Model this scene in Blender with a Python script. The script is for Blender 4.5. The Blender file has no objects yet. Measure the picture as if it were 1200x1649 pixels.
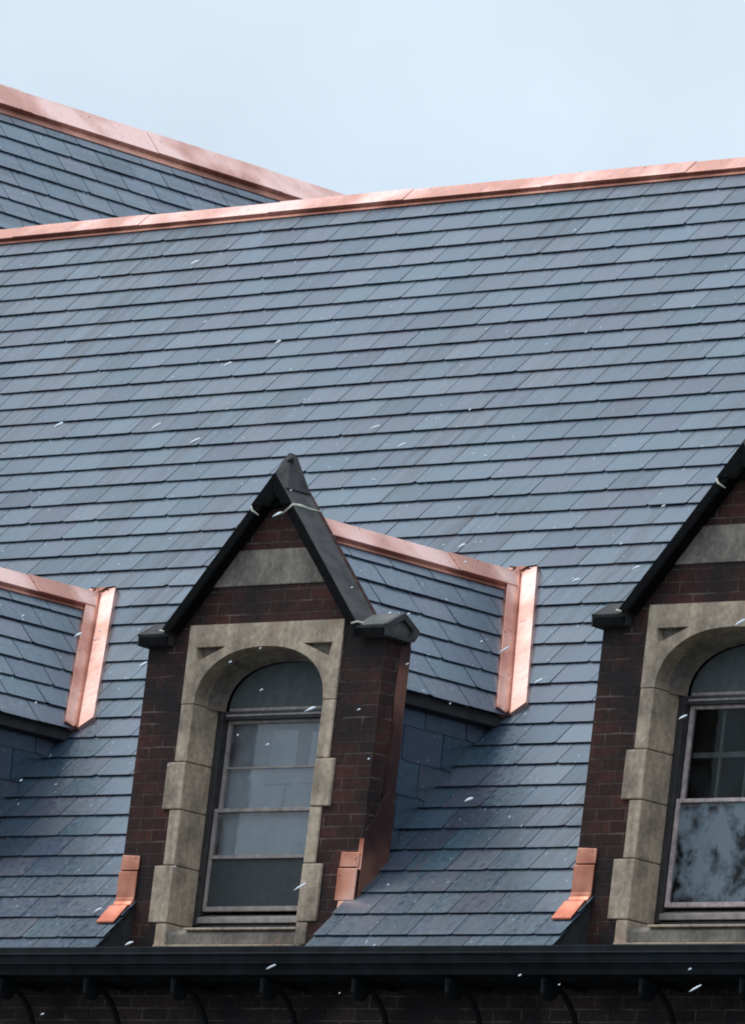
import bpy, bmesh, math, random
from mathutils import Vector, Matrix
from mathutils.geometry import tessellate_polygon
random.seed(7)
S = bpy.context.scene
C = S.collection
R = math.radians

# ---------------------------------------------------------------- camera
yaw, pitch, roll = R(-46.692), R(9.6878), R(6.7974)
cam_d = bpy.data.cameras.new('camera'); cam = bpy.data.objects.new('camera', cam_d); C.objects.link(cam)
fwd = Vector((math.sin(yaw)*math.cos(pitch), math.cos(yaw)*math.cos(pitch), math.sin(pitch)))
rt = Vector((math.cos(yaw), -math.sin(yaw), 0)); up = rt.cross(fwd)
r2 = rt*math.cos(roll)+up*math.sin(roll); u2 = -rt*math.sin(roll)+up*math.cos(roll)
CAM = Vector((35.112, -32.3786, -5.4578))
m = Matrix((r2, u2, -fwd)).transposed().to_4x4(); m.translation = CAM
cam.matrix_world = m
cam_d.sensor_fit = 'HORIZONTAL'; cam_d.sensor_width = 36; cam_d.lens = 13426.3/1200*36
cam_d.clip_start = .5; cam_d.clip_end = 3000
S.camera = cam
S.render.resolution_x = 745; S.render.resolution_y = 1024

# ---------------------------------------------------------------- sky and sun (bright overcast)
SUN_EL, SUN_AZ = R(52), R(-62)          # azimuth measured from -Y towards -X
w = bpy.data.worlds.new('World'); S.world = w; w.use_nodes = True
nt = w.node_tree; nt.nodes.clear()
def nn(nt, t, **k):
    n = nt.nodes.new(t)
    for a, b in k.items(): setattr(n, a, b)
    return n
out = nn(nt, 'ShaderNodeOutputWorld')
sky = nn(nt, 'ShaderNodeTexSky', sky_type='NISHITA', sun_disc=False)
sun_dir = Vector((math.sin(SUN_AZ)*math.cos(SUN_EL), -math.cos(SUN_AZ)*math.cos(SUN_EL), math.sin(SUN_EL)))
sky.sun_elevation = SUN_EL; sky.sun_rotation = math.atan2(sun_dir.x, sun_dir.y); sky.dust_density = 3
b1 = nn(nt, 'ShaderNodeBackground'); b1.inputs[1].default_value = .07
nt.links.new(sky.outputs[0], b1.inputs[0])
tc = nn(nt, 'ShaderNodeTexCoord'); sep = nn(nt, 'ShaderNodeSeparateXYZ'); nt.links.new(tc.outputs['Generated'], sep.inputs[0])
rp = nn(nt, 'ShaderNodeValToRGB'); e = rp.color_ramp.elements
e[0].position = 0; e[0].color = (.72,.92,1.12,1)
e[1].position = 1; e[1].color = (2.0,2.2,2.45,1)
x = e.new(.13); x.color = (.72,.92,1.12,1)
x = e.new(.22); x.color = (.84,.98,1.12,1)
x = e.new(.7); x.color = (1.30,1.58,1.90,1)
x = e.new(.30); x.color = (.84,.97,1.10,1)
nt.links.new(sep.outputs[2], rp.inputs[0])
ns = nn(nt, 'ShaderNodeTexNoise'); ns.inputs['Scale'].default_value = 22; ns.inputs['Detail'].default_value = 4
nt.links.new(tc.outputs['Generated'], ns.inputs['Vector'])
mr = nn(nt, 'ShaderNodeMapRange'); mr.inputs[1].default_value = .3; mr.inputs[2].default_value = .7; mr.inputs[3].default_value = .94; mr.inputs[4].default_value = 1.05
nt.links.new(ns.outputs[0], mr.inputs[0])
b2 = nn(nt, 'ShaderNodeBackground'); nt.links.new(rp.outputs[0], b2.inputs[0]); nt.links.new(mr.outputs[0], b2.inputs[1])
mx = nn(nt, 'ShaderNodeMixShader'); mx.inputs[0].default_value = .8
nt.links.new(b1.outputs[0], mx.inputs[1]); nt.links.new(b2.outputs[0], mx.inputs[2]); nt.links.new(mx.outputs[0], out.inputs[0])
sd = bpy.data.lights.new('sun', 'SUN'); sd.energy = .9; sd.angle = R(25); sd.color = (1,.97,.92)
so = bpy.data.objects.new('sun', sd); C.objects.link(so); so.rotation_euler = sun_dir.to_track_quat('Z','Y').to_euler()
so.location = (0,0,30)
S.view_settings.view_transform = 'Standard'; S.view_settings.look = 'None'
S.view_settings.exposure = 0; S.view_settings.gamma = 1
S.render.engine = 'CYCLES'
S.cycles.filter_width = 1.9

# ---------------------------------------------------------------- materials
def new_mat(name):
    m = bpy.data.materials.new(name); m.use_nodes = True
    t = m.node_tree; t.nodes.clear()
    o = nn(t, 'ShaderNodeOutputMaterial'); b = nn(t, 'ShaderNodeBsdfPrincipled'); t.links.new(b.outputs[0], o.inputs[0])
    return m, t, b
def uvmap(t, sc=(1,1,1), coord='UV'):
    c = nn(t, 'ShaderNodeTexCoord'); mp = nn(t, 'ShaderNodeMapping'); mp.inputs['Scale'].default_value = sc
    t.links.new(c.outputs[coord], mp.inputs[0]); return mp.outputs[0]
def noise(t, vec, scale, detail=4, rough=.55):
    n = nn(t, 'ShaderNodeTexNoise'); n.inputs['Scale'].default_value = scale; n.inputs['Detail'].default_value = detail
    n.inputs['Roughness'].default_value = rough
    if vec: t.links.new(vec, n.inputs['Vector'])
    return n.outputs[0]
def ramp(t, fac, stops):
    r = nn(t, 'ShaderNodeValToRGB'); el = r.color_ramp.elements
    while len(el) > len(stops): el.remove(el[-1])
    while len(el) < len(stops): el.new(1)
    for i, (p, c) in enumerate(stops):
        el[i].position = p; el[i].color = (c[0],c[1],c[2],1) if not isinstance(c,(int,float)) else (c,c,c,1)
    t.links.new(fac, r.inputs[0]); return r.outputs[0]
def mix(t, fac, a, b, mode='MIX'):
    n = nn(t, 'ShaderNodeMix', data_type='RGBA', blend_type=mode)
    for s, v in ((0, fac), (6, a), (7, b)):
        if isinstance(v, (int,float)): n.inputs[s].default_value = v
        elif isinstance(v, tuple): n.inputs[s].default_value = (*v, 1)
        else: t.links.new(v, n.inputs[s])
    return n.outputs[2]
def bump(t, b, h, strength=.3, dist=.01):
    n = nn(t, 'ShaderNodeBump'); n.inputs['Strength'].default_value = strength; n.inputs['Distance'].default_value = dist
    t.links.new(h, n.inputs['Height']); t.links.new(n.outputs[0], b.inputs['Normal'])

def slate_mat():
    m, t, b = new_mat('slate')
    g = nn(t, 'ShaderNodeNewGeometry'); rnd = g.outputs['Random Per Island']
    base = ramp(t, rnd, [(0,(.024,.044,.066)),(.18,(.044,.072,.104)),(.36,(.050,.062,.098)),(.52,(.034,.068,.090)),(.7,(.070,.080,.106)),(.86,(.052,.052,.080)),(1,(.028,.044,.070))])
    v = uvmap(t); st = noise(t, uvmap(t,(26,2.2,1)), 1, 4)
    base = mix(t, .75, base, ramp(t, st, [(.3,.82),(.6,1.02),(.8,1.12)]), 'MULTIPLY')
    big = noise(t, uvmap(t,(.55,.40,.40),'Object'), 1.5, 4, .6); strk = noise(t, uvmap(t,(11,.7,.7),'Object'), 1.3, 5, .65)
    sm = nn(t, 'ShaderNodeMath', operation='MULTIPLY'); t.links.new(ramp(t, big, [(.44,.12),(.62,1)]), sm.inputs[0]); t.links.new(ramp(t, strk, [(.42,0),(.60,.8)]), sm.inputs[1])
    base = mix(t, sm.outputs[0], base, (.028,.026,.035))
    fine = noise(t, v, 26, 5)
    base = mix(t, ramp(t, fine, [(.55,0),(.75,.35)]), base, (.09,.13,.16))
    sp = noise(t, uvmap(t,(1,.6,1)), 36, 2)
    base = mix(t, ramp(t, sp, [(.70,0),(.75,.75)]), base, (.55,.66,.74))  # pale snow specks, with wet glints painted into the base colour
    t.links.new(base, b.inputs['Base Color'])
    ro = nn(t, 'ShaderNodeMix', data_type='FLOAT'); ad = nn(t, 'ShaderNodeMath', operation='MULTIPLY'); ad.inputs[1].default_value = .8
    t.links.new(sm.outputs[0], ad.inputs[0]); t.links.new(ad.outputs[0], ro.inputs[0])
    t.links.new(ramp(t, fine, [(.3,.20),(.7,.42)]), ro.inputs[2]); ro.inputs[3].default_value = .62
    t.links.new(ro.outputs[0], b.inputs['Roughness'])
    rv = nn(t, 'ShaderNodeMath', operation='MULTIPLY_ADD'); t.links.new(rnd, rv.inputs[0]); rv.inputs[1].default_value = .40; rv.inputs[2].default_value = .46
    wn = nn(t, 'ShaderNodeTexWhiteNoise', noise_dimensions='1D'); t.links.new(rnd, wn.inputs['W']); t.links.new(wn.outputs[0], rv.inputs[0])
    t.links.new(rv.outputs[0], b.inputs['Specular IOR Level']); b.inputs['Specular Tint'].default_value = (.74,.92,.99,1)
    b.inputs['Coat Weight'].default_value = .22; b.inputs['Coat Roughness'].default_value = .16
    bump(t, b, noise(t, uvmap(t,(9,5,1)), 1.5, 6), .35, .006)
    return m
def copper_mat(name, c1, c2, c3, r0=.28, r1=.5, met=.9):
    m, t, b = new_mat(name)
    v = uvmap(t, (1,1,1), 'Object')
    n = noise(t, v, 1.6, 3, .5); n2 = noise(t, uvmap(t,(9,9,2.2),'Object'), 2.5, 4)
    col = ramp(t, n, [(.40,c1),(.49,c2),(.58,c3)])
    col = mix(t, .35, col, ramp(t, n2, [(.3,.7),(.6,1.0)]), 'MULTIPLY')
    sp = noise(t, v, 30, 3); col = mix(t, ramp(t, sp, [(.64,0),(.72,.7)]), col, (.14,.055,.04))
    t.links.new(col, b.inputs['Base Color']); b.inputs['Metallic'].default_value = met
    t.links.new(ramp(t, n2, [(.3,r0),(.7,r1)]), b.inputs['Roughness'])
    bump(t, b, noise(t, v, 6, 3), .28, .012)
    return m
def brick_mat(name, c1, c2, mortar, wall=False):
    m, t, b = new_mat(name)
    v = uvmap(t)
    br = nn(t, 'ShaderNodeTexBrick', offset=.5, offset_frequency=2)
    for k, x in (('Scale',1),('Mortar Size',.0055),('Mortar Smooth',.25),('Bias',-.1),('Brick Width',.222),('Row Height',.0702)): br.inputs[k].default_value = x
    dn = nn(t, 'ShaderNodeTexNoise'); dn.inputs['Scale'].default_value = 6; t.links.new(v, dn.inputs['Vector'])
    vm = nn(t, 'ShaderNodeVectorMath', operation='MULTIPLY_ADD'); vm.inputs[1].default_value = (.008,.008,0)
    t.links.new(dn.outputs['Color'], vm.inputs[0]); t.links.new(v, vm.inputs[2]); t.links.new(vm.outputs[0], br.inputs['Vector'])
    br.inputs['Color1'].default_value = (*c1,1); br.inputs['Color2'].default_value = (*c2,1); br.inputs['Mortar'].default_value = (*mortar,1)
    soot = noise(t, v, 1.7, 5, .6)
    col = mix(t, ramp(t, soot, [(.42,.0),(.59,.88)]), br.outputs['Color'], (.018,.016,.016))
    fl = noise(t, v, 30, 4); col = mix(t, .6, col, ramp(t, fl, [(.3,.55),(.7,1.35)]), 'MULTIPLY')
    # pale lime bloom left on some bed joints
    n3 = noise(t, uvmap(t,(3,7,1)), 1.3, 3)
    mm = nn(t, 'ShaderNodeMath', operation='MULTIPLY'); t.links.new(br.outputs['Fac'], mm.inputs[0]); t.links.new(ramp(t, n3, [(.54,0),(.66,.55)]), mm.inputs[1])
    col = mix(t, mm.outputs[0], col, (.20,.15,.13))
    t.links.new(col, b.inputs['Base Color']); b.inputs['Roughness'].default_value = .9
    b.inputs['Specular IOR Level'].default_value = .2
    h = nn(t, 'ShaderNodeMath', operation='SUBTRACT'); h.inputs[0].default_value = 1; t.links.new(br.outputs['Fac'], h.inputs[1])
    bump(t, b, h.outputs[0], .8, .008)
    return m
def stone_mat(name, c1, c2, dirt=(.075,.062,.048), d0=.50, d1=.63):
    m, t, b = new_mat(name)
    g = nn(t, 'ShaderNodeNewGeometry'); v = uvmap(t, (1,1,1), 'Object')
    col = mix(t, g.outputs['Random Per Island'], c1, c2)
    n = noise(t, v, 2.6, 6, .65); col = mix(t, ramp(t, n, [(d0-.06,0),(d1+.04,.68)]), col, dirt)
    n = noise(t, v, 34, 5); col = mix(t, .7, col, ramp(t, n, [(.3,.60),(.7,1.25)]), 'MULTIPLY')
    n = noise(t, uvmap(t,(7,7,1.1),'Object'), 1.6, 4); col = mix(t, .8, col, ramp(t, n, [(.34,.68),(.52,1.0)]), 'MULTIPLY')
    n = noise(t, v, 4.4, 2); col = mix(t, ramp(t, n, [(.6,0),(.72,.5)]), col, (.34,.21,.13))
    t.links.new(col, b.inputs['Base Color']); b.inputs['Roughness'].default_value = .85
    bump(t, b, noise(t, v, 16, 6), .5, .008)
    return m
def plain(name, c, rough=.6, metal=0, var=.35, sc=12, spec=.5):
    m, t, b = new_mat(name)
    v = uvmap(t, (1,1,1), 'Object'); n = noise(t, v, sc, 5)
    t.links.new(mix(t, 1.0, c, ramp(t, n, [(.3,1-var),(.7,1+var)]), 'MULTIPLY'), b.inputs['Base Color'])
    b.inputs['Roughness'].default_value = rough; b.inputs['Metallic'].default_value = metal; b.inputs['Specular IOR Level'].default_value = spec
    bump(t, b, n, .2, .005)
    return m
def glass_mat(name, patch_col, lo, hi, amt, sc=3.2, seedoff=0, ior=1.3):
    m = bpy.data.materials.new(name); m.use_nodes = True; t = m.node_tree; t.nodes.clear()
    o = nn(t, 'ShaderNodeOutputMaterial')
    tr = nn(t, 'ShaderNodeBsdfTransparent'); tr.inputs[0].default_value = (.80,.80,.80,1)
    gl = nn(t, 'ShaderNodeBsdfGlossy'); gl.inputs['Roughness'].default_value = .04; gl.inputs[0].default_value = (.95,.93,.90,1); bpn = nn(t, 'ShaderNodeBump'); bpn.inputs['Strength'].default_value = .12; bpn.inputs['Distance'].default_value = .03; wv = nn(t, 'ShaderNodeTexNoise'); wv.inputs['Scale'].default_value = 5; t.links.new(wv.outputs[0], bpn.inputs['Height']); t.links.new(bpn.outputs[0], gl.inputs['Normal'])
    fr = nn(t, 'ShaderNodeFresnel'); fr.inputs[0].default_value = ior
    mx = nn(t, 'ShaderNodeMixShader'); t.links.new(fr.outputs[0], mx.inputs[0]); t.links.new(tr.outputs[0], mx.inputs[1]); t.links.new(gl.outputs[0], mx.inputs[2])
    df = nn(t, 'ShaderNodeBsdfDiffuse'); df.inputs[0].default_value = (*patch_col,1)
    c = nn(t, 'ShaderNodeTexCoord'); mp = nn(t, 'ShaderNodeMapping'); mp.inputs['Location'].default_value = (seedoff,0,seedoff); t.links.new(c.outputs['Object'], mp.inputs[0])
    n = noise(t, mp.outputs[0], sc, 6, .7); f = ramp(t, n, [(lo,0),(hi,amt)])
    m2 = nn(t, 'ShaderNodeMixShader'); t.links.new(f, m2.inputs[0]); t.links.new(mx.outputs[0], m2.inputs[1]); t.links.new(df.outputs[0], m2.inputs[2])
    t.links.new(m2.outputs[0], o.inputs[0]); return m

SLATE = slate_mat()
DECK = plain('roof_board', (.03,.028,.028), .9)
COPPER = copper_mat('new_copper', (.50,.24,.175), (.66,.37,.30), (.78,.50,.43), .34, .5, .85)
COPPER_B = copper_mat('bright_copper', (.40,.12,.07), (.76,.32,.21), (.90,.50,.38), .28, .5, .85)
COPPER_V = copper_mat('salmon_copper', (.36,.14,.095), (.52,.24,.175), (.74,.45,.37), .34, .5, .8)  # deeper salmon tone for the dormer-side valley strip
COPPER_M = copper_mat('shaded_brown_copper', (.20,.075,.05), (.32,.13,.09), (.52,.25,.18), .4, .6, .7)  # copper with the shade of flanges and valley grooves in its colour
COPPER_D = copper_mat('browned_shaded_copper', (.065,.032,.027), (.11,.050,.040), (.27,.12,.085), .4, .6, .6)  # weathered copper, also used to paint shade in the valleys
BRICK = brick_mat('sooty_brick', (.086,.031,.024), (.038,.019,.016), (.085,.058,.048))
BRICK_W = brick_mat('dark_wall_brick', (.070,.045,.038), (.040,.028,.027), (.13,.10,.09))
STONE = stone_mat('weathered_limestone', (.60,.455,.325), (.46,.36,.255))
STONE_G = stone_mat('grey_limestone', (.34,.28,.225), (.27,.23,.185), (.045,.042,.038), .42, .58)
STONE_D = stone_mat('sooty_shaded_limestone', (.30,.25,.20), (.24,.21,.17), (.030,.028,.025), .42, .58)  # stained stone; on the spandrels it also paints the recess shade
COPING = plain('dark_coping_stone', (.055,.052,.050), .82, 0, .45, 9, .3)
COPING_L = plain('pale_coping_stone', (.10,.098,.088), .8, 0, .4, 14)
SOOT = plain('black_soot_crust', (.0065,.0065,.007), .95, 0, .3, 20, .08)
IRON = plain('black_painted_iron', (.008,.009,.010), .7, 0, .3, 20, .2)
GUTTER = plain('dark_gutter_metal', (.006,.0085,.011), .7, 0, .7, 7, .18)
WOOD = plain('grey_painted_wood', (.30,.25,.225), .6, 0, .3, 20)
WOOD_P = plain('flaking_pink_grey_paint', (.48,.38,.36), .6, 0, .35, 24)
WOOD_D = plain('dark_painted_wood', (.035,.032,.032), .55, 0, .4, 20)
PANEL = plain('grey_tympanum_board', (.080,.088,.088), .7, 0, .2, 20)
BLIND = plain('pale_blue_blind', (.74,.83,.90), .8, 0, .07, 5)
BLIND2 = plain('grey_blind', (.33,.38,.43), .8, 0, .12, 5)
INNER = plain('dark_room', (.03,.032,.034), .9)
MUNTIN = plain('grey_green_muntin', (.16,.19,.17), .6)
SEAL = plain('cream_sealant', (.52,.50,.40), .6, 0, .25, 30)
SNOW = plain('snow_flake', (.85,.88,.92), .5, 0, .05)
GLASS1 = glass_mat('dusty_glass', (.42,.45,.48), .30, .75, .35)
GLASS2 = glass_mat('painted_reflection_glass', (.30,.355,.39), .455, .58, .60, 2.7, 3.1, 1.2)  # pale and dark blotches paint a tree reflection onto the pane
GLASS3 = glass_mat('clear_dark_glass', (.12,.16,.17), .45, .8, .12, ior=1.17)
SCREEN = plain('dark_insect_screen', (.032,.036,.037), .7, 0, .2, 30)
GROUND = plain('wet_ground', (.06,.065,.06), .9, 0, .3, .2)

# ---------------------------------------------------------------- mesh helpers
class MB:
    def __init__(s): s.v = []; s.f = []; s.uv = []
    def poly(s, pts, uv=None):
        pts = [Vector(p) for p in pts]; i0 = len(s.v); s.v += pts; s.f.append(list(range(i0, i0+len(pts))))
        if uv is None:
            n = Vector((0,0,0))
            for a in range(len(pts)):
                p, q = pts[a], pts[(a+1)%len(pts)]; n += p.cross(q)
            ax = max(range(3), key=lambda k: abs(n[k]))
            uv = [((p.y,p.z),(p.x,p.z),(p.x,p.y))[ax] for p in pts]
        s.uv.append(uv)
    def solid(s, loop, ext, holes=()):
        """closed prism: planar loop (list of points) swept along ext, with optional holes"""
        ext = Vector(ext); loops = [[Vector(p) for p in loop]]+[[Vector(p) for p in h] for h in holes]
        flat = [p for l in loops for p in l]
        tris = tessellate_polygon(loops)
        base = len(s.v); s.v += flat + [p+ext for p in flat]; n = len(flat)
        def uvof(ps, nrm):
            ax = max(range(3), key=lambda k: abs(nrm[k])); return [((p.y,p.z),(p.x,p.z),(p.x,p.y))[ax] for p in ps]
        if not holes:
            fs = [list(range(n)), list(range(2*n-1, n-1, -1))]
        else:
            fs = [list(t) for t in tris]+[[a+n for a in reversed(t)] for t in tris]
        o = 0
        for l in loops:
            k = len(l)
            for a in range(k):
                b = (a+1)%k; fs.append([o+a, o+b, o+b+n, o+a+n])
            o += k
        for f in fs:
            ps = [s.v[base+i] for i in f]; nr = Vector((0,0,0))
            for a in range(len(ps)): nr += ps[a].cross(ps[(a+1)%len(ps)])
            s.f.append([base+i for i in f]); s.uv.append(uvof(ps, nr))
    def box(s, x0,x1,y0,y1,z0,z1):
        s.solid([(x0,y0,z0),(x1,y0,z0),(x1,y0,z1),(x0,y0,z1)], (0,y1-y0,0))
    def tube(s, pts, r, n=8):
        pts = [Vector(p) for p in pts]; base = len(s.v)
        rr = r if isinstance(r,(list,tuple)) else [r]*len(pts)
        for i, p in enumerate(pts):
            d = (pts[min(i+1,len(pts)-1)]-pts[max(i-1,0)]).normalized()
            a = d.orthogonal().normalized() if i == 0 else (a - d*a.dot(d)).normalized()
            b = d.cross(a)
            for k in range(n):
                g = 2*math.pi*k/n; s.v.append(p+(a*math.cos(g)+b*math.sin(g))*rr[i])
        for i in range(len(pts)-1):
            for k in range(n):
                q = [base+i*n+k, base+i*n+(k+1)%n, base+(i+1)*n+(k+1)%n, base+(i+1)*n+k]
                s.f.append(q); s.uv.append([(0,0)]*4)
        s.f.append([base+k for k in range(n)][::-1]); s.uv.append([(0,0)]*n)
        s.f.append([base+(len(pts)-1)*n+k for k in range(n)]); s.uv.append([(0,0)]*n)
    def build(s, name, mat, parent=None, bevel=0, smooth=False):
        me = bpy.data.meshes.new(name); me.from_pydata([tuple(v) for v in s.v], [], s.f)
        uvl = me.uv_layers.new(name='UVMap'); i = 0
        for f, u in zip(s.f, s.uv):
            for k in range(len(f)): uvl.data[i].uv = u[k][:2]; i += 1
        bm = bmesh.new(); bm.from_mesh(me); bmesh.ops.recalc_face_normals(bm, faces=bm.faces); bm.to_mesh(me); bm.free()
        me.materials.append(mat)
        if smooth:
            for p in me.polygons: p.use_smooth = True
        o = bpy.data.objects.new(name, me); C.objects.link(o); o.parent = parent
        if bevel:
            md = o.modifiers.new('bevel', 'BEVEL'); md.width = bevel; md.segments = 2; md.limit_method = 'ANGLE'
        return o

def slates(mb, O, U, V, N, rows, e=.1925, wd=.327, intervals=None, thick=.0064, lift=.0195, jit=1.0, uoff=0, smax=1e9):
    """rows: iterable of (row index, s_tail, u0, u1) - lays slates between u0 and u1"""
    O, U, V, N = Vector(O), Vector(U), Vector(V), Vector(N)
    for (k, s, u0, u1) in rows:
        L = min(e+.055, smax-s)
        if L < .03: continue
        off = (k % 2)*wd/2 + uoff
        j0 = math.floor((u0-off)/wd)-1; u = off+j0*wd
        rng = random.Random(k*7919+int(O.x*100)*31+int(u0*10))
        edge = u
        wob = rng.uniform(-.002,.002)
        while edge < u1:
            nxt = off + (j0+1)*wd + rng.uniform(-.013,.013)*jit; j0 += 1
            a, b = max(edge+.0035, u0), min(nxt-.0035, u1)
            if b-a > .02:
                ds = wob+rng.uniform(-.0010,.0010)*jit; tl = rng.uniform(-.002,.002)*jit; lf = lift+rng.uniform(-.001,.0015)*jit
                if rng.random() < .015*jit: ds -= .004; lf += .003
                th = thick*rng.uniform(.8,1.3)
                p = lambda uu, ss, h: O+U*uu+V*(s+ss)+N*h
                lo, hi = lf, .004
                c0, c1_ = (rng.uniform(0,.014) if rng.random()<.3 else .002), (rng.uniform(0,.014) if rng.random()<.3 else .002)
                uo, vo = rng.uniform(0,50), rng.uniform(0,50)
                top = [p(a,ds+c0+tl*.5,lo),p(a+.03,ds+tl*.5,lo),p(b-.03,ds-tl*.5,lo),p(b,ds+c1_-tl*.5,lo),p(b,L,hi),p(a,L,hi)]
                if b-a < .09: top = [p(a,ds,lo),p(b,ds,lo),p(b,L,hi),p(a,L,hi)]; uv = [(uo+a,vo),(uo+b,vo),(uo+b,vo+L),(uo+a,vo+L)]
                else: uv = [(uo+a,vo),(uo+a+.03,vo),(uo+b-.03,vo),(uo+b,vo),(uo+b,vo+L),(uo+a,vo+L)]
                n = len(top); bot = [q-N*th for q in top]; base = len(mb.v); mb.v += top+bot
                mb.f.append(list(range(base,base+n))); mb.uv.append(uv)
                mb.f.append(list(range(base+2*n-1,base+n-1,-1))); mb.uv.append(uv[::-1])
                for i in range(n):
                    j = (i+1)%n; mb.f.append([base+i,base+i+n,base+j+n,base+j]); mb.uv.append([uv[i],uv[i],uv[j],uv[j]])
            edge = nxt
def kind(o, k, label=None):
    o['kind'] = k
    if label: o['label'] = label

# ---------------------------------------------------------------- key sizes (metres)
TH = R(48.97); T = math.tan(TH); cT, sT = math.cos(TH), math.sin(TH)
Z0 = .3346; ZR = 5.962; YR = (ZR-Z0)/T
LSP = 3.7353; DX = [-LSP, 0, LSP]; W = 1.0
YE = -.36                                     # eaves line
XL, XR = -9.7, 9.5
yroof = lambda z: (z-Z0)/T
zroof = lambda y: Z0+T*y
EXP = .1925

house = bpy.data.objects.new('school_building', None); C.objects.link(house)
house['label'] = 'brick building under a steep slate roof with copper ridges and three gabled wall dormers'
house['category'] = 'building'

# main roof -------------------------------------------------------------------
def spans(y):
    """stretches of the main roof not cut by a dormer at depth y"""
    if y < 0: lo, hi = -.835, .93
    elif y < .19: lo, hi = -1.0, 1.0
    elif zroof(y) < 1.52: lo, hi = -.86, .86
    else: return [(XL, XR)]
    r = []; x = XL
    for d in DX: r.append((x, d+lo)); x = d+hi
    r.append((x, XR)); return r
mb = MB(); dk = MB(); rows = []
k = -3
while True:
    s = .056+EXP*k; y = s*cT
    if s > (ZR-Z0)/sT-.06: break
    if y > YE-.09:
        mid = y+.09*cT
        for a, b in spans(mid): rows.append((k, s, a, b))
        for a, b in spans(mid):
            a2 = a if a > XL else XL
            ya, yb = y, y+EXP*cT
            dk.poly([(a2,ya,zroof(ya)-.012),(b,ya,zroof(ya)-.012),(b,yb,zroof(yb)-.012),(a2,yb,zroof(yb)-.012)])
    k += 1
slates(mb, (0,0,Z0), (1,0,0), (0,cT,sT), (0,-sT,cT), rows, uoff=.07, smax=(ZR-Z0)/sT-.012)
main_roof = mb.build('main_roof', SLATE, house); main_roof['label'] = 'main slope of blue grey slates above the gutter'
dk.poly([(XL,YR,ZR-.03),(XR,YR,ZR-.03),(XR,2*YR+.3,-.3),(XL,2*YR+.3,-.3)])
dk.build('roof_deck', DECK, main_roof)
# boards closing the eaves where the slating runs past the wall face
for a, b in spans(-.1):
    mb = MB()
    mb.solid([(a+.012,-.003,zroof(0)-.02),(a+.012,YE+.03,zroof(YE+.03)-.02),(a+.012,YE+.03,-.10),(a+.012,-.003,-.10)], (b-a-.024,0,0)); mb.build('eave_board', DECK, main_roof)


def ridge_cap(name, A, B, n1, n2, flange, inner, parent, mat=COPPER, seam=1.3, roll=.024):
    """copper ridge: two folded flanges with a raised cap, running A to B; n1/n2 point down each slope"""
    A, B = Vector(A), Vector(B); D = (B-A).normalized(); n1, n2 = Vector(n1), Vector(n2); upv = Vector((0,0,1))
    mb = MB(); Lg = (B-A).length
    nrm1 = D.cross(n1); nrm1 = nrm1 if nrm1.z > 0 else -nrm1
    nrm2 = D.cross(n2); nrm2 = nrm2 if nrm2.z > 0 else -nrm2
    bb = .022
    def sheet(fl, h, t, s0, s1):
        top = A+D*s0
        prof = [top+n1*fl+nrm1*h, top+upv*(h*1.15), top+n2*fl+nrm2*h, top+n2*fl+nrm2*(h-t), top+upv*(h*1.15-t*1.2), top+n1*fl+nrm1*(h-t)]
        mb.solid(prof, D*(s1-s0))
    sheet(flange, bb, .020, 0, Lg); mb.build('ridge_flange', COPPER_M, parent, bevel=.004); mb = MB()  # browner copper puts the downward face's dark reflection into the colour
    s0 = 0; i = 0
    while s0 < Lg:
        s1 = min(s0+seam, Lg); sheet(inner, bb+roll+(.0045 if i%2 else 0), roll+.006, s0, s1-.004 if s1<Lg else s1); s0 = s1; i += 1
    return mb.build(name, mat, parent, bevel=.004)
ridge_cap('ridge_cap', (XL+.1,YR,ZR), (XR,YR,ZR), (0,-cT,-sT), (0,cT,-sT), .135, .098, main_roof)

# wing roof behind ---------------------------------------------------------------
XW, ZW = -11.227, 7.725
mb = MB(); rows = []
s = 0; k = 0
TOTW = (ZW-2.5)/sT
while s < TOTW-.1:
    zz = 2.5+s*sT
    y0 = -.5
    rows.append((k, s, y0, 21)); s += EXP; k += 1
xo = XW+(ZW-2.5)/T
slates(mb, (xo,0,2.5), (0,1,0), (-cT,0,sT), (sT,0,cT), rows, uoff=.1, smax=(ZW-2.5)/sT-.012)
wing = mb.build('wing_roof', SLATE, house); wing['label'] = 'slate roof of the rear wing behind the main ridge'
mb = MB(); d = .02
mb.poly([(xo,-.5,2.5-d*1.5),(xo,21,2.5-d*1.5),(XW,21,ZW-d*1.5),(XW,-.5,ZW-d*1.5)])
mb.poly([(2*XW-xo,-.5,2.5),(2*XW-xo,21,2.5),(XW,21,ZW-.03),(XW,-.5,ZW-.03)])
mb.build('roof_deck', DECK, wing)
ridge_cap('ridge_cap', (XW,-.6,ZW), (XW,21,ZW), (cT,0,-sT), (-cT,0,-sT), .29, .215, wing, roll=.03)
mb = MB()
mb.solid([(xo+.1,0,-7),(2*XW-xo-.1,0,-7),(2*XW-xo-.1,0,2.4),(XW,0,ZW-.1),(xo+.1,0,2.4)], (0,20.9,0))
mb.build('wing_wall', BRICK_W, house)

# facade wall ----------------------------------------------------------------
mb = MB()
mb.solid([(XL,0,-7),(XR,0,-7),(XR,0,-.02),(XL,0,-.02)], (0,.4,0))
# short wall between the dormer fronts is hidden by the slating
mb.box(XR-.35, XR-.001, .42, 2*YR, -7, 0)
mb.solid([(XR-.35,.4,0),(XR-.35,2*YR,0),(XR-.35,YR,ZR-.12)], (.34,0,0))
mb.build('facade_wall', BRICK_W, house)

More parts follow.
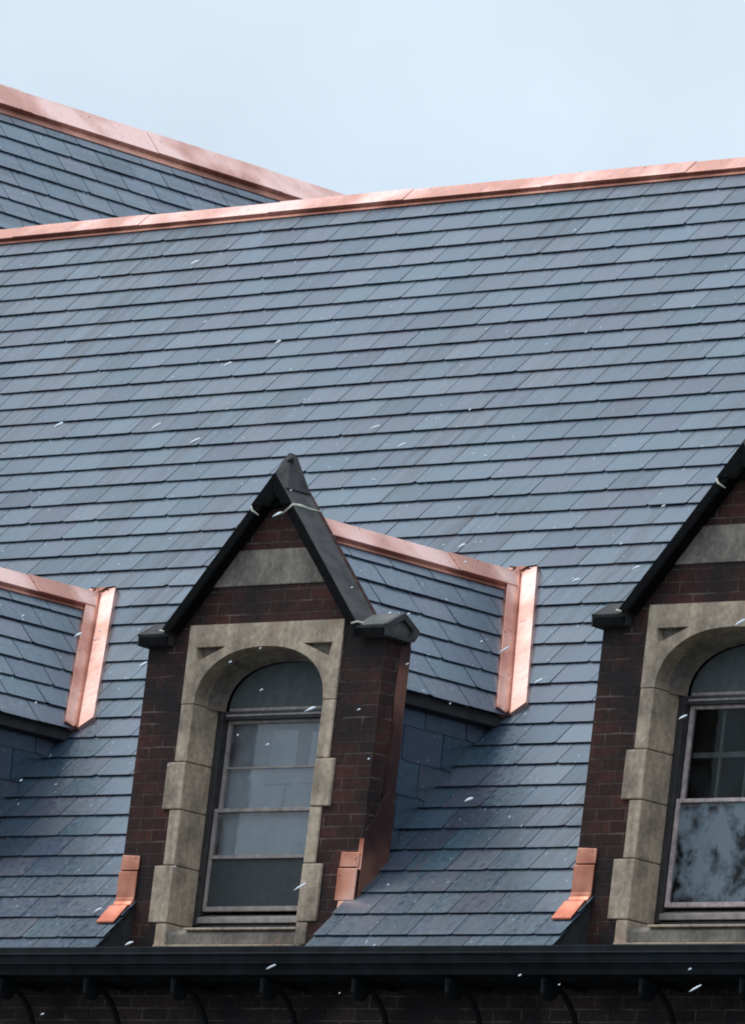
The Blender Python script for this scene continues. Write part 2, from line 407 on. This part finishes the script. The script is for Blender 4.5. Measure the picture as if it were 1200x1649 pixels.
# gutter ----------------------------------------------------------------
prof = [(-.002,-.168),(-.27,-.168),(-.30,-.150),(-.355,-.150),(-.362,-.120),(-.385,-.075),(-.392,-.03),(-.392,.008),(-.375,.012),(-.372,.0),(-.36,-.03),(-.34,-.045),(-.05,-.05),(-.002,-.03)]
mb = MB(); mb.solid([(XL,y,z) for y,z in prof], (XR-XL,0,0))
gut = mb.build('gutter', GUTTER, house, bevel=.003)
mb = MB(); mb.tube([(XL,-.393,-.034),(XR,-.393,-.034)], .008, 6); mb.tube([(XL,-.382,-.085),(XR,-.382,-.085)], .006, 6)
mb.build('gutter_bead', GUTTER, gut)
mb = MB()
sc = [(-.33,-.165)]
for i in range(17):
    g = R(200)+R(i*26); r = .050*(1-i/24)
    sc.append((-.275+r*math.cos(g), -.225+r*math.sin(g)))
arc = [(-.325+.315*math.sin(R(a)), -.180-.36*(1-math.cos(R(a)))) for a in range(0,91,9)]
mb.tube([(0,y,z) for y,z in arc], .017, 8)
mb.tube([(0,y,z) for y,z in sc], .014, 8)
mb.box(-.012,.012,-.03,-.001,-.62,-.52)
mb.box(-.02,.02,-.33,-.01,-.190,-.169)
n_seg = 18
mb.solid([(-.014,-.275+.058*math.cos(2*math.pi*i/n_seg),-.225+.058*math.sin(2*math.pi*i/n_seg)) for i in range(n_seg)], (.028,0,0))
br0 = mb.build('bracket', IRON, gut, smooth=False)
br0.location.x = .67
bx = [.67+.747*i for i in range(-9,12) if i != 0 and XL+.2 < .67+.747*i < XR-.2]
for x in bx:
    o = br0.copy(); C.objects.link(o); o.parent = gut; o.location.x = x

# ---------------------------------------------------------------- dormer
GA = R(47.1); cG, sG, tG = math.cos(GA), math.sin(GA), math.tan(GA)
ZD = 2.615; WE = .935; ZE = ZD-WE*tG
CT = 1.093                                   # rake of the coping
def archpts(a, zc, h, n=22, e=2.25):
    r = []
    for i in range(n+1):
        g = math.pi*i/n; cx, sx = math.cos(g), math.sin(g)
        r.append((a*math.copysign(abs(cx)**(2/e), cx), zc+h*abs(sx)**(2/e)))
    return r
def xz(l, y): return [(x, y, z) for x, z in l]

def make_dormer():
    # brick front with the window opening cut out
    mb = MB()
    outer = [(-1,-.02),(1,-.02),(1,1.87),(.80,1.92),(0,2.80),(-.80,1.92),(-1,1.87)]
    hole = [(.63,.09),(.63,1.96),(-.63,1.96),(-.63,.09)]
    mb.solid(xz(outer,0), (0,.2,0), [xz(hole,0)])
    root = mb.build('dormer', BRICK, house)
    # slate cheeks
    for sg in (1,-1):
        mb = MB(); rows = []; s = .0; k = 0
        O = (sg*.86, 0, .42)
        while s < ZE-.42+.02:
            z = .42+s
            rows.append((k, s, .17, yroof(z+.22)+.12)); s += .2; k += 1
        slates(mb, O, (0,1,0), (0,0,1), (sg,0,0), rows, e=.2, wd=.34, lift=.012, thick=.007, smax=ZE-.42-.03)
        ck = mb.build('cheek', SLATE, root)
        mb = MB(); mb.solid([(sg*.852,.19,.40),(sg*.852,1.2,1.655),(sg*.852,.19,1.655)], (-sg*.03,0,0)); mb.build('cheek_board', DECK, ck)
    # dormer roof: two slated slopes
    for sg in (1,-1):
        mb = MB(); rows = []; s = -.02; k = 0
        tot = (ZD-ZE)/sG
        while s < tot-.05:
            z = ZE+s*sG
            rows.append((k, s, .10, yroof(z+.07)+.02)); s += EXP; k += 1
        slates(mb, (sg*WE,0,ZE), (0,1,0), (-sg*cG,0,sG), (sg*sG,0,cG), rows, uoff=.12, jit=1.2, smax=tot-.012)
        dr = mb.build('dormer_roof', SLATE, root)
        mb = MB()
        q = [(sg*(WE-.01),.1,ZE-.012),(sg*(WE-.01),yroof(ZE)+.04,ZE-.012),(0,yroof(ZD)+.04,ZD-.03),(0,.1,ZD-.03)]
        mb.solid(q, (0,0,-.035)); mb.build('roof_deck', DECK, dr)
        mb = MB()
        mb.solid([(sg*(WE-.005),.19,ZE-.005),(sg*(WE-.005),.19,ZE-.075),(sg*(WE-.03),.19,ZE-.085),(sg*.865,.19,ZE-.085),(sg*.865,.19,ZE-.02)], (0,yroof(ZE)-.19+.02,0))
        mb.build('fascia', DECK, dr)
        # valley flashing
        P0 = Vector((sg*(WE+.015), yroof(ZE-.02), ZE-.035)); P1 = Vector((0, yroof(ZD), ZD+.0))
        vd = (P1-P0).normalized()
        nm = Vector((0,-sT,cT)); nd = Vector((sg*sG,0,cG))
        wm = vd.cross(nm); wm = wm if wm.x*sg > 0 else -wm            # across the main slope
        wd_ = vd.cross(nd); wd_ = wd_ if wd_.y < 0 else -wd_           # across the dormer slope
        P0b = P0; P1b = P1+vd*.085
        mb = MB()
        def strip(wv, nv, a, b, h0, h1, t, e0=0., e1=0.):
            A0 = P0b+wv*a+nv*h0; B0 = P0b+wv*b+nv*h1+vd*e0
            A1 = P1b+wv*a+nv*h0; B1 = P1b+wv*b+nv*h1+vd*e1
            mb.solid([A0,B0,B0-nv*t,A0-nv*t], (0,0,0)) if False else None
            vs = [A0,B0,B1,A1]; lo = [v-nv*t for v in vs]; base = len(mb.v); mb.v += vs+lo
            for f in ([0,1,2,3],[7,6,5,4],[0,4,5,1],[1,5,6,2],[2,6,7,3],[3,7,4,0]):
                mb.f.append([base+i for i in f]); mb.uv.append([(0,0)]*4)
        strip(wm, nm, .034, .142, .046, .050, .045, .05, -.085)
        # recessed fold up the middle
        vf = mb.build('valley_flashing', COPPER, root, bevel=.003); mb = MB()
        strip(wd_, nd, .028, .112, .046, .046, .045, .0, -.21)
        mb.build('valley_flashing', COPPER_V, root, bevel=.003); mb = MB()
        strip(wm, nm, .002, .034, .060, .066, .04, .0, -.03)
        mb.build('valley_rib', COPPER_M, root); mb = MB()  # brown rib paints the dark valley groove as colour
        strip(wm, nm, -.004, .036, .034, .034, .03, 0, -.02)
        E0 = P1b+vd*.004; mb.solid([E0-wm*.03+nm*.052, E0+wm*.142-vd*.085+nm*.054, E0+wm*.142-vd*.070+nm*.010, E0-wm*.03+vd*.028+nm*.010], nm*.004)  # dark end strip: the shadow above the valley top, painted in
        strip(wd_, nd, -.004, .030, .028, .034, .02, 0, -.10)
        mb.build('valley_fold', COPPER_D, vf)  # darker copper puts the groove's shade into the colour
    rc = ridge_cap('ridge_cap', (0,.08,ZD+.002), (0,yroof(ZD)+.03,ZD+.002), (cG,0,-sG), (-cG,0,-sG), .155, .122, root, roll=.024)
    # window stone surround: lintel with arch, jamb blocks, sill
    ap = archpts(.545, 1.50, .337)
    lint = [(.65,1.512),(.65,1.977),(-.65,1.977),(-.65,1.512)]+[(x,max(z,1.512)) for x,z in reversed(ap)]
    tri = lambda s: [(s*.325,1.846),(s*.575,1.846),(s*.55,1.762)]
    mb = MB()
    mb.solid(xz(lint,-.012), (0,.052,0), [xz(tri(1),-.012), xz(tri(-1)[::-1],-.012)])
    mb.solid(xz(lint,.0405), (0,.178,0))
    lin = mb.build('stone_lintel', STONE, root)
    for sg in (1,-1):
        mb = MB(); mb.solid(xz([(sg*.33,1.844),(sg*.572,1.844),(sg*.548,1.766)],.030), (0,.008,0)); mb.build('spandrel_shade_panel', STONE_D, root)  # dark panel puts the recess shade into the stained stone
    # splayed inner order of the arch
    ai = archpts(.50, 1.50, .288)
    mb = MB(); n = len(ap)
    for i in range(n-1):
        a, b, c, d_ = ap[i], ap[i+1], ai[i+1], ai[i]
        mb.poly([(a[0],.10,a[1]),(b[0],.10,b[1]),(c[0],.21,c[1]),(d_[0],.21,d_[1])])
    for i in range(n-1):
        a, b, c, d_ = ap[i], ap[i+1], ai[i+1], ai[i]
        mb.poly([(a[0],.23,a[1]),(b[0],.23,b[1]),(c[0],.211,c[1]),(d_[0],.211,d_[1])])
    mb.build('arch_moulding', STONE_G, lin)
    for (z0, z1, xo_, jm) in ((1.168,1.508,.65,0),(.886,1.164,.705,.004),(.556,.882,.64,0),(.216,.552,.705,.004)):
        for sg in (1,-1):
            mb = MB(); pr = [(sg*.545,-.012-jm),(sg*xo_,-.012-jm),(sg*xo_,.235),(sg*.545,.235)]
            mb.solid([(x,y,z0) for x,y in pr], (0,0,z1-z0)); mb.build('jamb_stone', STONE, root, bevel=.007)
    for sg in (1,-1):
        mb = MB(); pr = [(sg*.548,-.012),(sg*.636,-.012),(sg*.636,.235),(sg*.548,.235)]
        mb.solid([(x,y,.083) for x,y in pr], (0,0,.129)); mb.build('jamb_stone', STONE, root, bevel=.006)
    mb = MB()
    mb.solid([(-.546,.004,.083),(-.546,.004,.150),(-.546,.03,.180),(-.546,.24,.212),(-.546,.24,.083)], (1.092,0,0))
    sill = mb.build('stone_sill', STONE_D, root, bevel=.006)
    mb = MB(); mb.box(-.62,.62,-.034,.0,.070,.0825); mb.build('sill_edge', STONE, sill, bevel=.004)
    mb = MB(); mb.box(-.40,.545,-.008,.05,.172,.186); mb.build('sill_nosing', STONE, sill, bevel=.004)
    # gable stone
    mb = MB(); mb.solid(xz([(-.525,2.20),(.525,2.20),(.33,2.412),(-.33,2.412)],-.008), (0,.05,0))
    mb.build('gable_stone', STONE_G, root, bevel=.004)
    # raking copings
    t = .058; ca = math.atan(CT)
    for sg in (1,-1):
        az, fz = 2.842, 1.93
        def cop(z1, z0, y0, y1, tt, ex=0):
            xo1 = (az+ex-z1)/CT; xo0 = (az+ex-z0)/CT; dx = tt/math.sin(ca)
            return [(sg*xo1,y0,z1),(sg*xo0,y0,z0),(sg*(xo0-dx),y0,z0),(sg*max(xo1-dx,0),y0,z1 if xo1-dx > 0 else az+ex-tt/math.cos(ca))], y1-y0
        mb = MB(); l, e_ = cop(2.655, fz, -.08, .12, t); mb.solid(l, (0,e_,0)); cp = mb.build('coping', COPING, root, bevel=.005)
        mb = MB(); l, e_ = cop(2.655, fz, -.086, -.0805, t-.004, -.004); mb.solid(l, (0,e_,0)); mb.build('soot_crust', SOOT, cp)
        mb = MB(); l, e_ = cop(2.655, fz, -.078, 0, .006, -.086); mb.solid(l, (0,e_-.004,0)); mb.build('drip_mould', SOOT, cp)
        mb = MB()
        mb.tube([(sg*.10,-.088,2.60),(sg*.158,-.092,2.63),(sg*.174,-.083,2.652),(sg*.178,-.02,2.656),(sg*.176,.05,2.652),(sg*.176,.155,2.656)], [.005,.007,.009,.010,.008,.004], 6)
        mb.build('sealant_joint', SEAL, root, smooth=True); mb = MB()
        mb.tube([(sg*.79,-.088,1.93),(sg*.832,-.083,1.940),(sg*.836,.02,1.940),(sg*.836,.115,1.941)], .007, 6)
        mb.build('sealant_joint', SEAL, root, smooth=True)
        # kneeler: little gabled block, its ridge running along the wall
        kp = [(-.05,1.862),(-.05,1.912),(-.058,1.928),(.078,2.016),(.205,1.935),(.213,1.922),(.175,1.862),(.14,1.855)]
        mb = MB(); mb.solid([(sg*.79,y,z) for y,z in kp], (sg*.235,0,0))
        kn = mb.build('kneeler', COPING_L if sg > 0 else COPING, root, bevel=.004)  # right kneeler in a paler stone than the left
        cyk, czk = .075, 1.915
        ring = [(cyk+(y-cyk)*.62, czk+(z-czk)*.62) for y,z in kp]
        mb = MB(); mb.solid([(sg*1.0245,y,z) for y,z in kp], (sg*.028,0,0), [[(sg*1.0245,y,z) for y,z in ring]])
        mb.build('kneeler_moulding', COPING, kn)
        mb = MB(); mb.box(min(sg*.79,sg*1.03),max(sg*.79,sg*1.03),-.062,-.051,1.860,1.908); mb.build('kneeler_face', SOOT, kn)
    # apex stone
    mb = MB(); a2 = 2.842
    for sg in (1,-1):
        h = lambda z, o=.010: (a2-z)/CT+o
        mb = MB()
        zt = 2.842; dxi = .066/math.sin(ca)
        L_ = [(0,zt+.012),(sg*h(2.66),2.66),(sg*(h(2.66)-dxi),2.66),(0,zt-.066/math.cos(ca))]
        mb.solid(xz(L_,-.088), (0,.215,0)); aps = mb.build('apex_stone', COPING, root, bevel=.004)
        mb = MB(); L2 = [(sg*.002,zt+.004),(sg*(h(2.66)-.006),2.662),(sg*(h(2.66)-dxi),2.662),(sg*.002,zt-.066/math.cos(ca))]
        mb.solid(xz(L2,-.094), (0,.005,0)); mb.build('soot_crust', SOOT, aps)
    mb = MB()
    mb.solid(xz([(-.155,2.66),(.155,2.66),(0,2.83)],-.030), (0,.028,0)); mb.build('soot_crust', SOOT, root)
    mb = MB()
    bs = [(-.105,-.080,2.752),(.105,-.080,2.752),(.105,.120,2.752),(-.105,.120,2.752)]
    pk = [(-.006,.0,2.985),(.018,.0,2.985),(.018,.05,2.980),(-.006,.05,2.980)]
    b0 = len(mb.v); mb.v += [Vector(v) for v in bs+pk]
    for i in range(4): mb.f.append([b0+i,b0+(i+1)%4,b0+4+(i+1)%4,b0+4+i]); mb.uv.append([(0,0)]*4)
    mb.f.append([b0+4,b0+5,b0+6,b0+7]); mb.uv.append([(0,0)]*4)
    mb.f.append([b0+3,b0+2,b0+1,b0]); mb.uv.append([(0,0)]*4)
    ax_ = mb.build('finial', COPING, root, bevel=.006)
    mb = MB(); mb.tube([(.018,-.01,2.93),(.048,-.01,2.935)], .016, 8); mb.build('lifting_hole', IRON, ax_)
    # copper at the sides of the front
    for sg in (1,-1):
        mb = MB(); x0, x1 = sg*1.0015, sg*1.007
        def sheet(l, xa=x0, xb=x1): mb.solid([(xa,y,z) for y,z in l], (xb-xa,0,0))
        sheet([(.118,zroof(.118)),(.2,zroof(.2)),(.2,1.84),(.118,1.835),(.114,1.5),(.120,1.42),(.112,1.2)])
        sheet([(.125,.95),(.205,.95),(.205,1.36),(.13,1.39)], x1+.0005, x1+.004)
        mb.build('side_flashing', COPPER_D, root)
        mb = MB()
        sheet([(.0,zroof(.0)-.02),(.212,zroof(.212)-.02),(.212,zroof(.212)+.33),(.160,1.00),(.118,.955),(.07,.86),(.06,.82),(.018,.765),(.0,.74)], x1+.0045, x1+.009)
        mb.build('apron_flashing', COPPER_D, root, bevel=.002)
        # bright folded flaps on the wall face
        mb = MB(); a, b = min(sg*.845,sg*1.004), max(sg*.845,sg*1.004)
        mb.solid([(a+.004,-.004,.528),(b,-.004,.528),(b,-.004,.612),(a+.010,-.004,.618)], (0,-.010,0))
        mb.solid([(a,-.004,.335),(b-.004,-.004,.335),(b-.002,-.004,.520),(a-.002,-.004,.522)], (0,-.013,0))
        yy = [(-.004,.350),(-.018,.366),(-.024,.342),(-.036,.322),(-.060,zroof(-.05)+.035),(-.150,zroof(-.14)+.030),(-.150,zroof(-.14)+.018),(-.05,zroof(-.05)+.012)]
        if sg < 0: mb.solid([(a,y,z) for y,z in yy], (b-a-.006,0,0))
        else: mb.solid([(a+.03,y,z) for y,z in [(-.004,.336),(-.016,.332),(-.020,.28),(-.014,.24),(-.004,.24)]], (b-a-.03,0,0))
        mb.build('corner_flap', COPPER_B, root, bevel=.003)
        if sg > 0:
            mb = MB(); mb.solid([(1.003,.0,zroof(0)+.36),(1.003,.0,zroof(0)+.18),(.985,-.006,zroof(0)+.18),(.985,-.006,zroof(0)+.36)], (.012,0,0)); mb.build('fold', COPPER_B, root)
    # window joinery ------------------------------------------------------
    fr = MB()
    for sg in (1,-1): fr.box(min(sg*.545,sg*.497),max(sg*.545,sg*.497),.19,.30,.21,1.50)
    fr.box(-.545,.545,.19,.30,.205,.235); 
    fr.box(-.496,.496,.20,.30,1.452,1.500)
    win = fr.build('window_frame', WOOD_D, root, bevel=.003)
    mb = MB(); mb.solid([(-.496,.175,.243),(-.496,.175,.275),(-.496,.29,.315),(-.496,.29,.243)], (.992,0,0)); mb.build('wood_sill', WOOD, win, bevel=.003)
    # tympanum board
    am = archpts(.50, 1.50, .288); mb = MB()
    mb.solid([(x,.232,z) for x,z in am if z >= 1.5], (0,.03,0)); mb.build('tympanum_board', PANEL, root)
    mb = MB(); mb.box(-.47,.47,.212,.231,1.502,1.520); mb.box(-.47,.47,.190,.2,1.468,1.480); mb.build('head_bead', WOOD, win, bevel=.002)
    # dark room behind
    mb = MB(); x0_,x1_,y0_,y1_,z0_,z1_ = -.55,.55,.31,1.25,.15,1.75
    for q in ([(x0_,y1_,z0_),(x1_,y1_,z0_),(x1_,y1_,z1_),(x0_,y1_,z1_)],[(x0_,y0_,z0_),(x0_,y1_,z0_),(x0_,y1_,z1_),(x0_,y0_,z1_)],[(x1_,y0_,z0_),(x1_,y1_,z0_),(x1_,y1_,z1_),(x1_,y0_,z1_)],
              [(x0_,y0_,z0_),(x1_,y0_,z0_),(x1_,y1_,z0_),(x0_,y1_,z0_)],[(x0_,y0_,z1_),(x1_,y0_,z1_),(x1_,y1_,z1_),(x0_,y1_,z1_)]): mb.poly(q)
    mb.build('room_lining', INNER, root)
    return root
def copy_tree(o, parent):
    c = o.copy(); C.objects.link(c); c.parent = parent
    for ch in list(o.children): copy_tree(ch, c)
    return c
def windows(root, variant):
    """sashes, panes and what hangs behind them"""
    sm = WOOD if variant == 0 else WOOD_P
    def sash(z0, z1, y, br=.030, tr=.030):
        mb = MB(); a = .470
        mb.solid(xz([(-a-.024,z0),(a+.024,z0),(a+.024,z1),(-a-.024,z1)],y), (0,.03,0), [xz([(-a+.002,z0+br),(-a+.002,z1-tr),(a-.002,z1-tr),(a-.002,z0+br)],y)])
        return mb.build('sash', sm, root, bevel=.003)
    u = sash(.885, 1.452, .235, .026, .020); l = sash(.318, .925, .206, .028, .022)
    for sh, z0, z1, y, g in ((u,.91,1.435,.25, GLASS1 if variant==0 else GLASS3),(l,.345,.905,.22, GLASS1 if variant==0 else GLASS2)):
        mb = MB(); mb.solid(xz([(-.469,z0),(.469,z0),(.469,z1),(-.469,z1)],y), (0,.004,0)); mb.build('pane', g, sh)
    if variant == 0:
        mb = MB(); mb.box(-.468,.468,.203,.212,.628,.648); mb.build('screen_rail', WOOD, l)
        mb = MB(); mb.box(-.468,.468,.2155,.2175,.347,.627); mb.build('insect_screen', SCREEN, l)
        mb = MB(); mb.box(-.468,.468,.240,.246,1.166,1.176); mb.build('glazing_bar', WOOD, u)
        mb = MB(); n = 24
        for i in range(n):
            xa, xb = -.54+1.08*i/n, -.54+1.08*(i+1)/n; f = lambda x: .276+.004*math.sin(x*23)
            mb.poly([(xa,f(xa),.625),(xb,f(xb),.625),(xb,f(xb),1.172),(xa,f(xa),1.172)])
        mb.build('roller_blind', BLIND, root, smooth=True)
        mb = MB(); mb.poly([(-.545,.305,1.12),(.545,.305,1.12),(.545,.305,1.50),(-.545,.305,1.50)]); mb.build('net_curtain', BLIND2, root)
        mb = MB()
        for a, b, zt in ((-.17,.06,1.40),(.16,.34,1.385)): mb.solid(xz([(a,1.12),(b,1.12),(b-.01,zt),(a+.01,zt)],.294), (0,.006,0))
        mb.build('pale_panel', BLIND, root)  # pale rectangles behind the upper pane
        mb = MB()
        mb.box(-.16,.07,.268,.271,1.072,1.078); mb.box(.12,.40,.268,.271,1.072,1.078); mb.box(.012,.018,.268,.271,.90,1.07); mb.build('blind_seam', BLIND2, root)
    else:
        mb = MB(); mb.box(-.47,.47,.275,.290,1.165,1.195); mb.box(-.275,-.255,.277,.288,.93,1.164); mb.box(-.275,-.255,.277,.288,1.196,1.44)
        for xx in (-.06,.15,.34): mb.box(xx-.009,xx+.009,.277,.288,.93,1.164); mb.box(xx-.009,xx+.009,.277,.288,1.196,1.44)
        mb.build('muntins', MUNTIN, u)
root = make_dormer()
def flatten(root):
    for ch in list(root.children):
        for g in list(ch.children): g.parent = root
flatten(root)
d2 = copy_tree(root, house); d2.location.x = LSP
d0 = copy_tree(root, house); d0.location.x = -LSP
windows(root, 0); windows(d2, 1); windows(d0, 0)
for d_ in (root, d2, d0): flatten(d_)
root['label'] = 'middle dormer, gabled brick front with arched stone window and pale blind'
d2['label'] = 'right dormer cut off by the frame, window with tree reflection painted on its lower pane'
d0['label'] = 'left dormer showing only its slate side roof and copper valley'

# ---------------------------------------------------------------- ground
mb = MB(); g = 1500
mb.poly([(-g,-g,-7.1),(g,-g,-7.1),(g,g,-7.1),(-g,g,-7.1)])
gr = mb.build('ground', GROUND); gr['kind'] = 'structure'; gr['label'] = 'dark wet ground in front of the building'

# ---------------------------------------------------------------- falling snow
mb = MB(); rng = random.Random(5)
def flake(c, ln, wd, dr):
    a = dr.orthogonal().normalized(); b = dr.cross(a); base = len(mb.v)
    rings = [(-.5,.15),(-.2,.85),(.15,1),(.42,.5)]
    for t_, r_ in rings:
        for k in range(5):
            g = 2*math.pi*k/5+t_; rr = r_*wd*rng.uniform(.7,1.2); mb.v.append(c+dr*(t_*ln)+(a*math.cos(g)+b*math.sin(g))*rr)
    for i in range(3):
        for k in range(5): mb.f.append([base+i*5+k,base+i*5+(k+1)%5,base+(i+1)*5+(k+1)%5,base+(i+1)*5+k]); mb.uv.append([(0,0)]*4)
    mb.f.append([base+k for k in range(5)][::-1]); mb.uv.append([(0,0)]*5)
    mb.f.append([base+15+k for k in range(5)]); mb.uv.append([(0,0)]*5)
for i in range(460):
    x, y, z = rng.uniform(-9,9), -rng.uniform(.6,9)**1.0, rng.uniform(-2.5,4.8); z = min(z, 4.7+.27*y-rng.uniform(0,3))
    dr = (r2*rng.uniform(.75,1)+u2*rng.uniform(.35,.6)+fwd*rng.uniform(-.2,.2)).normalized()
    big = rng.random() < .22
    flake(Vector((x,y,z)), rng.uniform(.045,.075) if big else rng.uniform(.010,.024), rng.uniform(.0055,.008) if big else rng.uniform(.003,.005), dr)
sn = mb.build('falling_snow', SNOW, None, smooth=True); sn['kind'] = 'stuff'; sn['label'] = 'small white snowflakes drifting in the air before the roof'
